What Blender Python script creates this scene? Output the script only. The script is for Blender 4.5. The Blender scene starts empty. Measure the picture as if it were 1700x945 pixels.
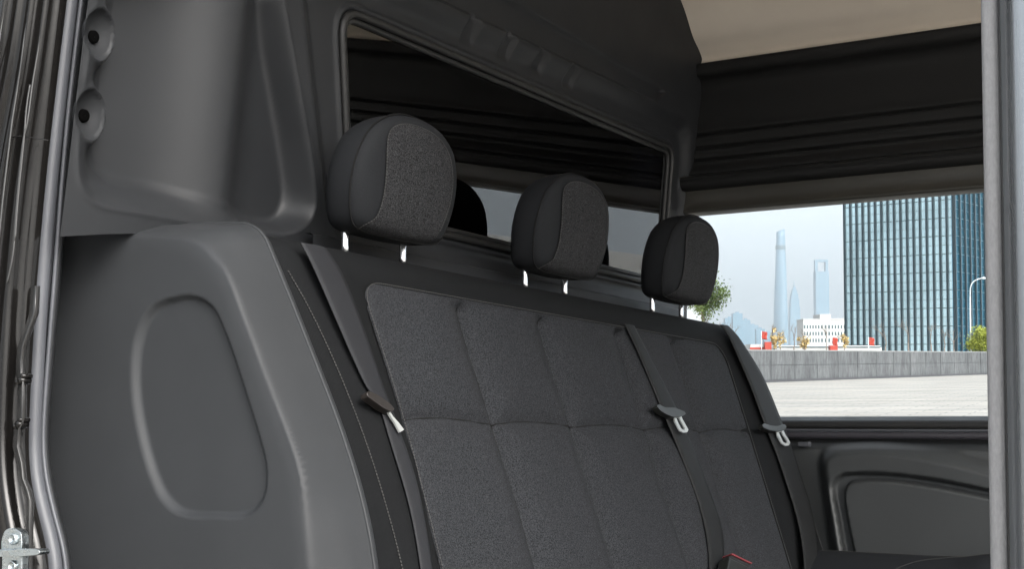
import bpy, math, random
import numpy as np
from mathutils import Matrix, Vector
random.seed(7); np.random.seed(7)
R_ = math.radians
sc = bpy.context.scene
COL = sc.collection

# ---------------------------------------------------------------- camera frame
F = 2325.0; CX, CY = 850.0, 472.5          # the photograph's focal length and centre, in its own pixels
def _n(v): v = np.array(v, float); return v/np.linalg.norm(v)
vx = _n([1440, -283, -2325]); vy = np.array([-3800, -228, -2325.]); vy = _n(vy - vx*(vx @ vy)); vz = np.cross(vx, vy)
RV = np.array([vx, vy, vz])                # camera axes -> van axes (X across to the far side, Y to the rear, Z up)
PITCH = math.atan((592-CY)/F); CAMH = 1.35
CW = np.array([[1, 0, 0], [0, -math.sin(PITCH), -math.cos(PITCH)], [0, math.cos(PITCH), -math.sin(PITCH)]])
VW = CW @ RV.T                             # van axes -> world axes (the van stands on slightly sloping ground)
MV = Matrix([[*VW[0], 0], [*VW[1], 0], [*VW[2], CAMH], [0, 0, 0, 1]])

cam_d = bpy.data.cameras.new('camera'); cam = bpy.data.objects.new('camera', cam_d); COL.objects.link(cam)
cam_d.sensor_width = 36; cam_d.lens = F/1700*36; cam_d.clip_start = .05; cam_d.clip_end = 40000
cam.matrix_world = Matrix([[*CW[0], 0], [*CW[1], 0], [*CW[2], CAMH], [0, 0, 0, 1]])
sc.camera = cam

# ---------------------------------------------------------------- light
SUN_DIR = _n(VW @ np.array([-.45, -.78, .62]))      # towards the veiled sun: in front of the van, through the open door and cab
el = math.asin(SUN_DIR[2]); az = math.atan2(SUN_DIR[0], SUN_DIR[1])
w = bpy.data.worlds.new('World'); sc.world = w; w.use_nodes = True
nt = w.node_tree; bg = nt.nodes['Background']
sky = nt.nodes.new('ShaderNodeTexSky'); sky.sky_type = 'NISHITA'; sky.sun_disc = False
sky.sun_elevation = el; sky.sun_rotation = az
sky.air_density = 1.0; sky.dust_density = 9.0; sky.ozone_density = 1.0
hs_ = nt.nodes.new('ShaderNodeHueSaturation'); hs_.inputs['Saturation'].default_value = .28      # thin overcast: the blue is washed out
nt.links.new(sky.outputs[0], hs_.inputs['Color']); 
veil = nt.nodes.new('ShaderNodeMixRGB'); veil.blend_type = 'ADD'; veil.inputs[0].default_value = 1; veil.inputs[2].default_value = (1.30, 1.42, 1.50, 1)   # even cloud veil
nt.links.new(hs_.outputs[0], veil.inputs[1]); nt.links.new(veil.outputs[0], bg.inputs[0]); bg.inputs[1].default_value = .15
sd = bpy.data.lights.new('sun', 'SUN'); sun = bpy.data.objects.new('sun', sd); COL.objects.link(sun)
sd.energy = .5; sd.angle = R_(55); sd.color = (1, .98, .955)
sun.rotation_euler = Vector(SUN_DIR).to_track_quat('Z', 'Y').to_euler()
vs = sc.view_settings; vs.view_transform = 'Standard'; vs.look = 'None'; vs.exposure = 1.75; vs.gamma = 1; vs.use_curve_mapping = False
sc.cycles.use_denoising = True
sc.cycles.max_bounces = 8; sc.cycles.transparent_max_bounces = 12
sc.cycles.volume_bounces = 0

# ---------------------------------------------------------------- pixel -> place helpers
def ray(x, y): return RV @ np.array([(x-CX)/F, -(y-CY)/F, -1.])
def onX(x, y, v): r = ray(x, y); return r*(v/r[0])
def onY(x, y, v): r = ray(x, y); return r*(v/r[1])
def onP(x, y, p, n): r = ray(x, y); return r*(np.dot(p, n)/np.dot(r, n))
def W(px, py, D):                           # world point at depth D behind a pixel
    r = CW @ np.array([(px-CX)/F, -(py-CY)/F, -1.]); r = r*(D/r[1]); return r + np.array([0, 0, CAMH])
LEAN = R_(-6.0); TB = math.tan(LEAN); PB = np.array([0, 1.27, .35]); NB = np.array([0, -math.cos(LEAN), math.sin(LEAN)])
UB = np.array([0, math.sin(LEAN), math.cos(LEAN)])
PS = np.array([0, 1.12, .214]); NS = np.array([0, -math.cos(R_(20)), math.sin(R_(20))])
def Buv(x, y): p = onP(x, y, PB, NB); return (p[0], (p-PB) @ UB)

# ---------------------------------------------------------------- scene-tree helpers
ROOTS = []
def tag(o, label=None, cat=None, group=None, kind=None):
    if label: o['label'] = label
    if cat: o['category'] = cat
    if group: o['group'] = group
    if kind: o['kind'] = kind
    return o
class Frame:                                # an Empty at a thing's base; van=True: child geometry comes in van coordinates
    pass
def thing(name, base, label, cat, group=None, van=True, kind=None):
    o = bpy.data.objects.new(name, None); o.empty_display_size = .1; COL.objects.link(o)
    o.matrix_world = (MV if van else Matrix.Identity(4)) @ Matrix.Translation(Vector(base))
    o['_b'] = [float(c) for c in base]
    return tag(o, label, cat, group, kind or 'thing')
def mesh(name, V, Fc, mat, parent=None, smooth=True, van=True):
    V = np.asarray(V, float).reshape(-1, 3)
    me = bpy.data.meshes.new(name)
    b = None
    if parent is not None:
        b = np.array(parent['_b'])
    if b is not None: V = V-b
    else:
        b = V.mean(0); b[2] = V[:, 2].min(); V = V-b
    me.from_pydata(V.tolist(), [], [tuple(int(i) for i in f) for f in Fc])
    me.materials.append(mat)
    if smooth: me.polygons.foreach_set('use_smooth', [True]*len(me.polygons))
    me.update()
    o = bpy.data.objects.new(name, me); COL.objects.link(o)
    if parent is not None:
        o.parent = parent; o['_b'] = [float(c) for c in parent['_b']]
    else:
        o.matrix_world = (MV if van else Matrix.Identity(4)) @ Matrix.Translation(Vector(b))
        o['_b'] = [float(c) for c in b]
    return o
def merge(parts):
    V = []; Fc = []; k = 0
    for v, f in parts:
        v = np.asarray(v, float).reshape(-1, 3); V.append(v); Fc += [tuple(i+k for i in g) for g in f]; k += len(v)
    return np.concatenate(V), Fc
def sharp(o, ang=35):
    m = o.modifiers.new('es', 'EDGE_SPLIT'); m.split_angle = R_(ang); return o
def bevel(o, w, seg=2):
    m = o.modifiers.new('bv', 'BEVEL'); m.width = w; m.segments = seg; m.limit_method = 'ANGLE'; m.angle_limit = R_(40); return o
def box(x0, y0, z0, x1, y1, z1):
    V = [(x, y, z) for x in (x0, x1) for y in (y0, y1) for z in (z0, z1)]
    return V, [(0, 1, 3, 2), (4, 6, 7, 5), (0, 4, 5, 1), (2, 3, 7, 6), (0, 2, 6, 4), (1, 5, 7, 3)]
def grid_faces(n, m, close_n=False, close_m=False):
    Fc = []
    for i in range(n if close_n else n-1):
        for j in range(m if close_m else m-1):
            a = i*m+j; b = i*m+(j+1) % m; c = ((i+1) % n)*m+(j+1) % m; d = ((i+1) % n)*m+j
            Fc.append((a, b, c, d))
    return Fc
def loft(rows, close_m=False, flip=False):
    rows = [np.asarray(r, float) for r in rows]; n, m = len(rows), len(rows[0])
    Fc = grid_faces(n, m, False, close_m)
    if flip: Fc = [f[::-1] for f in Fc]
    return np.concatenate(rows), Fc
def tube(pts, r, seg=10, closed=False, sq=None, cap=True):
    pts = np.asarray(pts, float); n = len(pts)
    if closed: T = np.roll(pts, -1, 0)-np.roll(pts, 1, 0)
    else: T = np.gradient(pts, axis=0)
    T /= np.linalg.norm(T, axis=1)[:, None]+1e-12
    ref = np.array([0, 0, 1.]) if abs(T[0][2]) < .9 else np.array([1., 0, 0])
    rows = []; N = np.cross(T[0], ref); N /= np.linalg.norm(N)
    for i in range(n):
        N = N-T[i]*(N @ T[i]); N /= np.linalg.norm(N); B = np.cross(T[i], N)
        ri = r[i] if hasattr(r, '__len__') else r
        a = np.linspace(0, 2*np.pi, seg, endpoint=False)
        rows.append(pts[i]+ri*(np.cos(a)[:, None]*N+np.sin(a)[:, None]*B))
    V = np.concatenate(rows); Fc = grid_faces(n, seg, closed, True)
    if not closed and cap: Fc += [tuple(range(seg))[::-1], tuple(range((n-1)*seg, n*seg))]
    return V, Fc
def extrude(poly, z0, z1):
    """prism of an XY polygon"""
    n = len(poly); V = [(x, y, z0) for x, y in poly]+[(x, y, z1) for x, y in poly]
    return V, [tuple(range(n))[::-1], tuple(range(n, 2*n))]+[(i, (i+1) % n, n+(i+1) % n, n+i) for i in range(n)]
def spline(pts, k=8, closed=False):
    P = np.asarray(pts, float); n = len(P); out = []
    for i in range(n if closed else n-1):
        p1, p2 = P[i], P[(i+1) % n]
        p0 = P[(i-1) % n] if (closed or i > 0) else 2*p1-p2
        p3 = P[(i+2) % n] if (closed or i+2 < n) else 2*p2-p1
        for t in np.arange(k)/k:
            out.append(.5*((2*p1)+(p2-p0)*t+(2*p0-5*p1+4*p2-p3)*t*t+(3*p1-3*p2+p3-p0)*t**3))
    if not closed: out.append(P[-1])
    return np.array(out)
def round_poly(pts, rad, k=6):
    """corner-rounded closed polygon"""
    P = np.asarray(pts, float); n = len(P); out = []
    for i in range(n):
        a, b, c = P[i-1], P[i], P[(i+1) % n]; r = rad[i] if hasattr(rad, '__len__') else rad
        d1 = a-b; d2 = c-b; l1, l2 = np.linalg.norm(d1), np.linalg.norm(d2); r1 = min(r, l1*.49, l2*.49)
        s = b+d1/l1*r1; e = b+d2/l2*r1
        for t in np.linspace(0, 1, k): out.append((1-t)**2*s+2*t*(1-t)*b+t*t*e)
    return np.array(out)
def sdf(U, V, poly):
    """signed distance to a closed polygon, negative inside; also the vector to the nearest boundary point"""
    P = np.asarray(poly, float); Q = np.roll(P, -1, 0)
    best = np.full(U.shape, 1e9); bx = np.zeros(U.shape); by = np.zeros(U.shape); ins = np.zeros(U.shape, bool)
    for (ax, ay), (cx, cy) in zip(P, Q):
        ex, ey = cx-ax, cy-ay; L = ex*ex+ey*ey
        if L < 1e-16: continue
        wx, wy = U-ax, V-ay; t = np.clip((wx*ex+wy*ey)/L, 0, 1)
        dx, dy = wx-t*ex, wy-t*ey; d = dx*dx+dy*dy; m = d < best
        best = np.where(m, d, best); bx = np.where(m, -dx, bx); by = np.where(m, -dy, by)
        c = ((ay > V) != (cy > V)); 
        with np.errstate(divide='ignore', invalid='ignore'): xi = ax+(V-ay)*ex/(ey if ey else 1e-12)
        ins ^= c & (U < xi)
    d = np.sqrt(best); return np.where(ins, -d, d), bx, by
def sm(x, a, b): t = np.clip((x-a)/(b-a), 0, 1); return t*t*(3-2*t)
def relief(u, v, place, keep=None, holes=(), snap=None):
    """sheet over the (u,v) grid; keep = outline polygon, holes = polygons cut out; the cut edges are snapped to the polygons"""
    U, V = np.meshgrid(u, v, indexing='ij'); cell = max(u[1]-u[0], v[1]-v[0])*1.05
    K = np.ones(U.shape, bool)
    for poly, sgn in ([(keep, 1)] if keep is not None else [])+[(h, -1) for h in holes]:
        d, bx, by = sdf(U, V, poly); d = d*sgn
        m = (d > 0) & (d < cell); U = np.where(m, U+bx, U); V = np.where(m, V+by, V); K &= (d < cell)
    Pn = place(U, V)
    n, m = U.shape; idx = -np.ones(U.shape, int)
    kf = K[:-1, :-1] & K[1:, :-1] & K[:-1, 1:] & K[1:, 1:]
    used = np.zeros(U.shape, bool)
    used[:-1, :-1] |= kf; used[1:, :-1] |= kf; used[:-1, 1:] |= kf; used[1:, 1:] |= kf
    idx[used] = np.arange(used.sum())
    Vv = Pn[used]; I, J = np.nonzero(kf)
    Fc = np.stack([idx[I, J], idx[I+1, J], idx[I+1, J+1], idx[I, J+1]], 1)
    return Vv, Fc.tolist()

# ---------------------------------------------------------------- materials
def mat(name, col, rough=.5, metal=0, spec=.5, ior=1.45, coat=0, sheen=0):
    m = bpy.data.materials.new(name); m.use_nodes = True; b = m.node_tree.nodes['Principled BSDF']
    b.inputs['Base Color'].default_value = (*col, 1); b.inputs['Roughness'].default_value = rough
    b.inputs['Metallic'].default_value = metal; b.inputs['IOR'].default_value = ior
    b.inputs['Specular IOR Level'].default_value = spec
    b.inputs['Coat Weight'].default_value = coat; b.inputs['Sheen Weight'].default_value = sheen
    if sheen: b.inputs['Sheen Roughness'].default_value = .5
    return m
def N(m, t, **kw):
    n = m.node_tree.nodes.new(t)
    for k, v in kw.items(): setattr(n, k, v)
    return n
def L(m, a, b): m.node_tree.links.new(a, b)
def coords(m): return N(m, 'ShaderNodeTexCoord').outputs['Object']
def noise(m, scale, detail=3, rough=.6, vec=None, stretch=None):
    t = N(m, 'ShaderNodeTexNoise'); t.inputs['Scale'].default_value = scale; t.inputs['Detail'].default_value = detail
    t.inputs['Roughness'].default_value = rough; v = vec or coords(m)
    if stretch:
        mp = N(m, 'ShaderNodeMapping'); mp.inputs['Scale'].default_value = stretch; L(m, v, mp.inputs[0]); v = mp.outputs[0]
    L(m, v, t.inputs['Vector']); return t.outputs['Fac']
def bump(m, h, strength, dist):
    b = N(m, 'ShaderNodeBump'); b.inputs['Strength'].default_value = strength; b.inputs['Distance'].default_value = dist
    L(m, h, b.inputs['Height']); L(m, b.outputs[0], m.node_tree.nodes['Principled BSDF'].inputs['Normal']); return b
def ramp(m, fac, stops, target='Base Color'):
    r = N(m, 'ShaderNodeValToRGB'); e = r.color_ramp.elements
    while len(e) < len(stops): e.new(.5)
    for q, (p, c) in zip(e, stops): q.position = p; q.color = (*c, 1) if len(c) == 3 else c
    L(m, fac, r.inputs[0])
    if target: L(m, r.outputs[0], m.node_tree.nodes['Principled BSDF'].inputs[target])
    return r
def g3(v): return (v, v, v)
def plastic(name, col, rough=.5, grain=.25, spec=.5):
    m = mat(name, col, rough, spec=spec)
    f = noise(m, 1400, 2); bump(m, f, grain, .0004)
    q = noise(m, 6, 4); c = np.array(col); ramp(m, q, [(.3, tuple(c*.93)), (.7, tuple(c*1.07))])
    q2 = noise(m, 9, 4); ramp(m, q2, [(.3, g3(rough-.04)), (.75, g3(rough+.06))], 'Roughness')
    return m
M = {}
M['trim'] = plastic('grey_trim_plastic', (.0190, .0204, .0222), .56, spec=.25)
M['bulk'] = plastic('bulkhead_plastic', (.0140, .0150, .0166), .50, spec=.3)
M['door'] = plastic('door_plastic', (0.0280, 0.0302, 0.0311), .5)
M['header'] = plastic('header_plastic', (0.0074, 0.0076, 0.0077), .6, 0, spec=.3)
M['groove'] = plastic('dark_groove_plastic', (.006, .006, .007), .6)
M['rubber'] = plastic('seal_rubber', (0.050, 0.053, 0.060), .45, .1, spec=.4)
M['gasket'] = plastic('black_gasket', (.008, .008, .008), .55, .1)
M['paint'] = mat('black_body_paint', (.0055, .0052, .005), .10, spec=.28)
m = M['paint']; bump(m, noise(m, 220, 3), .08, .0008); ramp(m, noise(m, 35, 5), [(.35, g3(.07)), (.8, g3(.20))], 'Roughness')
M['ridge'] = mat('highlight_paint_ridge', (.02, .02, .02), .22, spec=.45)  # paler than the body paint: edge highlights put into the colour
M['gap'] = mat('shadow_gap', (.002, .002, .002), .9, spec=0)
# headliner cloth
m = M['liner'] = mat('headliner_cloth', (0.5664, 0.5133, 0.4425), .95)
bump(m, noise(m, 900, 3), .5, .0008); ramp(m, noise(m, 5, 4), [(.3, (0.5398, 0.4867, 0.4203)), (.7, (0.5929, 0.5398, 0.4647))])
# seat insert: heathered weave
m = M['insert'] = mat('heather_weave', (.05, .05, .05), .9, spec=.1, sheen=.0)
a = noise(m, 600, 2, .75); 
ramp(m, a, [(.40, (0.0081, 0.0084, 0.0094)), (.5, (0.0161, 0.0171, 0.0190)), (.61, (0.0290, 0.0307, 0.0340))]); bump(m, a, .6, .0009)
m = M['insert_head'] = mat('heather_weave_brown', (.05, .05, .05), .9, spec=.1, sheen=.0)
a = noise(m, 620, 2, .75); ramp(m, a, [(.40, (0.0071, 0.0071, 0.0078)), (.5, (0.0164, 0.0165, 0.0175)), (.61, (0.0373, 0.0381, 0.0400))]); bump(m, a, .6, .0009)
# fine knit of the bolsters
m = M['knit'] = mat('charcoal_knit', (.04, .042, .045), .85, spec=.12)
wv = N(m, 'ShaderNodeTexWave'); wv.wave_type = 'BANDS'; wv.bands_direction = 'X'; wv.inputs['Scale'].default_value = 190; wv.inputs['Distortion'].default_value = .6
L(m, coords(m), wv.inputs['Vector']); bump(m, wv.outputs['Fac'], .35, .0006)
ramp(m, noise(m, 420, 3), [(.3, (0.0032, 0.0035, 0.0039)), (.7, (0.0054, 0.0059, 0.0065))])
m = M['side_cloth'] = mat('charcoal_cloth', (.04, .042, .045), .8, spec=.15)
a = noise(m, 650, 2); bump(m, a, .35, .0005); ramp(m, a, [(.35, (0.0070, 0.0076, 0.0087)), (.65, (0.0103, 0.0112, 0.0126))])
M['thread'] = mat('grey_thread', (.030, .030, .029), .8)
M['dthread'] = mat('dark_thread', (.008, .008, .008), .9, spec=.1)
# belt webbing
def belt_mat(name, c):
    m = mat(name, c, .65, spec=.2); c = np.array(c)
    a = noise(m, 300, 3, .6, stretch=(4, 1, .25)); bump(m, a, .25, .0004); ramp(m, a, [(.3, tuple(c*.85)), (.7, tuple(c*1.15))]); return m
M['belt'] = belt_mat('belt_webbing', (0.0064, 0.0068, 0.0071)); M['belt1'] = belt_mat('belt_webbing_blue', (0.0106, 0.0111, 0.0128))
M['bplast'] = plastic('belt_plastic', (0.0077, 0.0084, 0.0073), .45, .1)
M['bplast_brown'] = plastic('brown_belt_plastic', (.013, .011, .010), .4, .1)
m = M['chrome'] = mat('chrome', (.82, .83, .85), .16, 1)
m = M['zinc'] = mat('zinc_metal', (.34, .37, .38), .3, 1); bump(m, noise(m, 90, 4), .4, .0012); ramp(m, noise(m, 70, 4), [(.35, g3(.18)), (.7, g3(.5))], 'Roughness')
M['steel'] = mat('brushed_steel', (.36, .37, .365), .5, .6)
M['red'] = mat('red_button', (.13, .014, .018), .6)
# brushed silver pillar
m = M['silver'] = mat('silver_grey_paint', (0.2462, 0.2592, 0.2722), .28, .8)
a = noise(m, 60, 3, .6, stretch=(1, 1, .02)); ramp(m, a, [(.3, g3(.20)), (.7, g3(.38))], 'Roughness')
m = M['seal_light'] = mat('light_grey_rubber', (0.1638, 0.1638, 0.1677), .5, 0, spec=.45)
a = noise(m, 500, 3, .7, stretch=(1, 1, .35)); bump(m, a, .2, .0005); ramp(m, a, [(.3, (0.1404, 0.1404, 0.1443)), (.7, (0.1872, 0.1872, 0.1911))])
def pane_mat(name, tint, ior, rough=.0):
    m = bpy.data.materials.new(name); m.use_nodes = True; t = m.node_tree; t.nodes.remove(t.nodes['Principled BSDF'])
    out = t.nodes['Material Output']; tr = N(m, 'ShaderNodeBsdfTransparent'); tr.inputs[0].default_value = (*tint, 1)
    gl = N(m, 'ShaderNodeBsdfGlossy'); gl.inputs['Roughness'].default_value = rough; fr = N(m, 'ShaderNodeFresnel'); ge = N(m, 'ShaderNodeNewGeometry'); mr = N(m, 'ShaderNodeMapRange'); mr.inputs['To Min'].default_value = ior; mr.inputs['To Max'].default_value = 1/ior
    L(m, ge.outputs['Backfacing'], mr.inputs['Value']); L(m, mr.outputs[0], fr.inputs[0])
    mx = N(m, 'ShaderNodeMixShader'); L(m, fr.outputs[0], mx.inputs[0]); L(m, tr.outputs[0], mx.inputs[1]); L(m, gl.outputs[0], mx.inputs[2]); L(m, mx.outputs[0], out.inputs[0])
    return m
M['pane'] = pane_mat('tinted_glass', (.03, .03, .035), 2.5)
M['clear'] = pane_mat('clear_glass', (.80, .825, .84), 1.15)

# ================================================================ THE VAN
# ---- bulkhead panel with its moulded recesses and window
t = thing('bulkhead', (2.04, 1.24, -.6), 'dark grey moulded plastic wall behind the bench seat, with a large tinted window', 'partition wall')
BULK = t
def pb(pts): return np.array([Buv(x, y) for x, y in pts])
recO = spline(pb([(172, -60), (162, 0), (150, 75), (140, 150), (132, 215), (129, 265), (132, 300), (144, 325), (170, 342), (225, 352), (300, 366), (380, 380), (440, 388), (480, 388), (510, 374), (524, 350), (525, 318), (516, 250), (503, 180), (487, 90), (470, 0), (458, -60)]), 5, True)
recI = spline(pb([(238, -60), (226, 0), (207, 100), (196, 180), (190, 240), (193, 268), (212, 292), (250, 302), (300, 314), (360, 334), (420, 355), (465, 368), (490, 366), (503, 350), (509, 320), (505, 270), (492, 180), (474, 90), (455, 0), (445, -60)]), 5, True)
winP = round_poly(pb([(578, 12), (1126, 247), (1108, 474), (592, 352)]), [.045, .035, .03, .03], 7)
surP = round_poly(pb([(498, -50), (560, -62), (1150, 200), (1138, 520), (548, 402)]), [.05, .05, .07, .06, .06], 7)
ledge = round_poly(pb([(640, -120), (1085, 137), (1106, 152), (1088, 166), (600, -62), (560, -120)]), [.01, .012, .012, .012, .01, .01], 4)
cups = [(Buv(*c), r) for c, r in (((175, 56), .030), ((160, 190), .030))]
holes_px = [(153, 61), (137, 192)]
scal = [Buv(*c) for c in ((790, 38), (850, 66), (905, 93), (957, 118))]
def bulk_h(U, V):
    h = np.zeros(U.shape)
    near = (U < 1.75)
    Us, Vs = U, V
    dO, _, _ = sdf(Us, Vs, recO); dI, _, _ = sdf(Us, Vs, recI)
    ins = np.clip(-dO, 0, 1); outI = np.clip(dI, 0, 1)
    f = np.where(dI < 0, 1, ins/(ins+outI+1e-9)); f = np.where(dO > 0, 0, f)
    f = .6*f**1.35+.4*f*f*(3-2*f)
    h0 = f
    # the swelling inside the recess
    a0 = np.array(Buv(408, -40)); a1 = np.array(Buv(372, 330)); ax = a0[0]+(V-a0[1])*(a1[0]-a0[0])/(a1[1]-a0[1])
    q = (U-ax); swell = .032*np.exp(-(q/np.where(q < 0, .070, .052))**2)
    h -= h0*(.046-swell*1.22)
    h += .0020*np.exp(-(dI/.0035)**2)*(dI > -.02)+.0014*np.exp(-(dO/.004)**2)
    for (cx, cy), r in cups:
        wp = np.exp(-(np.hypot(U-cx, V-cy)/(r*1.22))**6); h = h*(1-wp)+(-.004-.10*(U-cx))*wp
        d = np.hypot(U-cx, (V-cy)); h -= .019*np.sqrt(np.clip(1-(d/r)**2, 0, 1)); h += .0015*np.exp(-((d-r*1.04)/.0022)**2)
    dS, _, _ = sdf(U, V, surP)
    h -= .016*sm(-dS, -.006, .030)
    dW, _, _ = sdf(U, V, winP)
    h += .005*np.exp(-((dW-.012)/.004)**2)
    dL, _, _ = sdf(U, V, ledge); h -= .010*sm(-dL, -.002, .004)
    for k, (cx, cy) in enumerate(scal):
        x = (U-cx)/.021; y = V-cy
        d = np.where(y > -.004, np.hypot(x*.021, y+.004), abs(x)*.021)
        depth = .012*sm(y, -.040, -.004)
        h -= depth*(1-sm(d, .016, .0195))
    h += .0006*np.sin(U*21)*np.sin(V*17)
    return h
def bulk_place(U, V):
    h = bulk_h(U, V); P = PB[None, None]+U[..., None]*np.array([1, 0, 0])+V[..., None]*UB+h[..., None]*NB; return P
u = np.concatenate([np.arange(1.085, 1.66, .0028), np.arange(1.66, 2.89, .0040)]); v = np.arange(-.55, .99, .0030)
BK = [(1.086, -.1165), (1.15, -.105), (1.245, -.091), (1.247, -.9), (2.866, -.9), (2.842, -.29), (2.764, .165), (2.772, .50), (2.80, 1.2), (1.086, 1.2)]
V_, F_ = relief(u, v, bulk_place, keep=BK, holes=[winP]); mesh('moulded_panel', V_, F_, M['bulk'], t)
def onB(uv, h): return PB+np.array([uv[0], 0, 0])+UB*uv[1]+NB*h
# raised black discs painted as the shade inside the cups' bolt holes
for (px, py) in holes_px:
    c = onP(px, py, PB, NB)
    for _ in range(12):
        hh = float(bulk_h(np.array([[c[0]]]), np.array([[(c-PB) @ UB]]))[0, 0]); c = onP(px, py, PB+NB*hh, NB)
    a = np.linspace(0, 2*np.pi, 20, endpoint=False)
    ring = lambda r, h: np.array([c+np.array([math.cos(q), 0, 0])*r+UB*math.sin(q)*r*1.05+NB*h for q in a])
    v0 = loft([ring(.0078, .001), ring(.0072, .0042), ring(.0040, .0044), ring(.0005, .0044)], True); mesh('bolt_hole', *v0, M['gap'], t)
# pane and seal
pane = [onB(p, -.020) for p in winP]; pane2 = [onB(p, -.025) for p in winP]; n = len(pane)
pn = mesh('window_pane', pane+pane2, [tuple(range(n)), tuple(range(n, 2*n))[::-1]], M['pane'], t, smooth=False)
c0 = winP.mean(0)
def ins(p, d):
    q = np.roll(p, -1, 0)-np.roll(p, 1, 0); nn = np.stack([-q[:, 1], q[:, 0]], 1); nn /= np.linalg.norm(nn, axis=1)[:, None]
    s = np.sign(((c0-p)*nn).sum(1).mean()); return p+nn*s*d
s1 = tube([onB(p, -.013) for p in ins(winP, -.001)], .0062, 8, True); s2 = tube([onB(p, -.018) for p in ins(winP, .009)], .0048, 8, True)
mesh('window_seal', *merge([s1, s2]), M['gasket'], t)
# printed border of the glass: a darker band just behind the pane
brd = loft([[onB(p, -.028) for p in ins(winP, -.004)], [onB(p, -.028) for p in ins(winP, .022)]])
V_, F_ = brd; k = len(winP); F_ = F_+[(k-1, 0, k, 2*k-1)]; mesh('glass_border', V_, F_, M['gasket'], t, smooth=False)
# lower ledge of the bulkhead between the seat and the window
p = [onP(x, y, PB+NB*.012, NB) for x, y in ((560, 398), (860, 455), (1150, 512))]
rows = []
for dz, dy in ((.008, .012), (.008, .0), (.004, -.006), (-.03, -.006), (-.05, .010)):
    rows.append([np.array([x, 1.252+dy+(.30+dz-.35)*TB, .285+dz]) for x in np.linspace(1.50, 2.745, 12)])
mesh('lower_ledge', *loft(rows), M['bulk'], t)

# ---- cargo bay behind the glass
CV = []
t = thing('cargo_bay', (2.0, 2.2, -.68), 'dark empty cargo bay seen faintly through the tinted window', 'cargo bay')
def sheet(p): return (p, [tuple(range(len(p)))])
mesh('lining', *merge([sheet([(1.06, 1.5, -.7), (1.06, 1.5, 1.25), (1.06, 3.2, 1.25), (1.06, 3.2, -.7)]), sheet([(2.86, 1.44, -.7), (2.86, 1.44, 1.25), (2.86, 3.2, 1.25), (2.86, 3.2, -.7)]),
      sheet([(1.06, 3.2, -.7), (1.06, 3.2, 1.25), (2.86, 3.2, 1.25), (2.86, 3.2, -.7)]), sheet([(1.06, 1.42, 1.25), (2.86, 1.42, 1.25), (2.86, 3.2, 1.25), (1.06, 3.2, 1.25)])]), M['header'], t, smooth=False)
mesh('load_floor', *box(1.06, 1.22, -.74, 2.86, 3.2, -.7), M['header'], t, smooth=False)

# ---- roof lining (setting)
prof = [(2.744, .829), (2.752, .834), (2.756, .846), (2.735, .862), (2.700, .882), (2.626, .940), (2.5, .995), (2.3, 1.04), (2.0, 1.06), (1.7, 1.055), (1.45, 1.03), (1.25, .97), (1.14, .88)]
prof = spline(prof, 5)
rows = [[(x, y, z) for x, z in prof] for y in np.linspace(1.42, -1.1, 40)]
o = mesh('ceiling', *loft(rows), M['liner'], None); o['kind'] = 'structure'
out = [(x, z+.05) for x, z in prof]
o = mesh('roof_shell', *loft([[(x, y, z) for x, z in out] for y in (1.44, -1.11)]), M['silver']); tag(o, 'painted roof panel above the cream headliner', 'van roof')
o = mesh('floor', *box(1.06, -.5, -.72, 2.86, 1.22, -.69), M['gasket'], None, smooth=False); o['kind'] = 'structure'

# ---- far side wall: header panel, window, lower door panel
t = thing('side_wall', (2.85, .4, -.6), 'far side wall of the van with black ribbed header, wide window and grey door card', 'van wall')
hp = [(2.950, .893), (2.936, .889), (2.934, .862), (2.950, .855), (2.956, .835), (2.946, .80), (2.926, .745)]
x = 2.917
for z in (.716, .682, .650): hp += [(x, z+.010), (x-.001, z+.004), (x+.003, z), (x+.003, z-.003), (x-.006, z-.006), (x-.009, z-.013)]; x -= .013
hp += [(2.868, .622), (2.862, .612), (2.868, .607), (2.842, .603)]
hp = spline(hp, 3)
def lean(p):                                  # the wall leans inward above the window sill
    x, z = p; k = np.interp(z, [.50, .52, .892], [.972, .972, .930]); return (x*k, z*k)
hp = [lean(p) for p in hp]
ys = np.linspace(1.26, -.2, 40)
mesh('header_panel', *loft([[(x, y, z) for x, z in hp] for y in ys]), M['header'], t)
# ribbed rail
rl = [lean(p) for p in [(2.850, .608), (2.838, .604), (2.833, .598), (2.8345, .592), (2.8325, .588), (2.834, .580), (2.838, .574), (2.850, .571)]]
sharp(mesh('ribbed_rail', *loft([[(x, y, z) for x, z in rl] for y in ys]), M['header'], t), 40)
lt = [lean(p) for p in [(2.846, .575), (2.846, .565), (2.840, .545), (2.832, .528), (2.826, .523), (2.832, .519), (2.86, .516)]]
mesh('lower_trim', *loft([[(x, y, z) for x, z in lt] for y in ys]), plastic('lower_trim_plastic', (0.0280, 0.0264, 0.0220), .4), t)
# glass, gaskets
gl = [(2.862, .045), (2.782, .515), (2.786, .515), (2.866, .045)]
mesh('window_glass', *loft([[(x, y, z) for x, z in gl] for y in (-.19, 1.245)], True), M['clear'], t, smooth=False)
mesh('window_gasket', *merge([loft([[(x, y, z) for x, z in [(2.88, .068), (2.84, .060), (2.832, .057), (2.829, .052), (2.829, .044), (2.835, .040)]] for y in ys])]), M['gasket'], t)
mesh('sill_bead', *tube([(2.829, y, .0385) for y in ys], .0028, 8), M['rubber'], t)
rows = []
for y in np.arange(1.26, -.2, -.0035):
    e = .0007*(int(y/.0035) % 2); rows.append([(x-e, y, z) for x, z in [(2.836, .036), (2.829, .035), (2.826, .031), (2.826, .025), (2.830, .021), (2.84, .020)]])
mesh('ribbed_sill_strip', *loft(rows), plastic('sill_rubber', (0.0275, 0.0260, 0.0310), .45), t)
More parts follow.
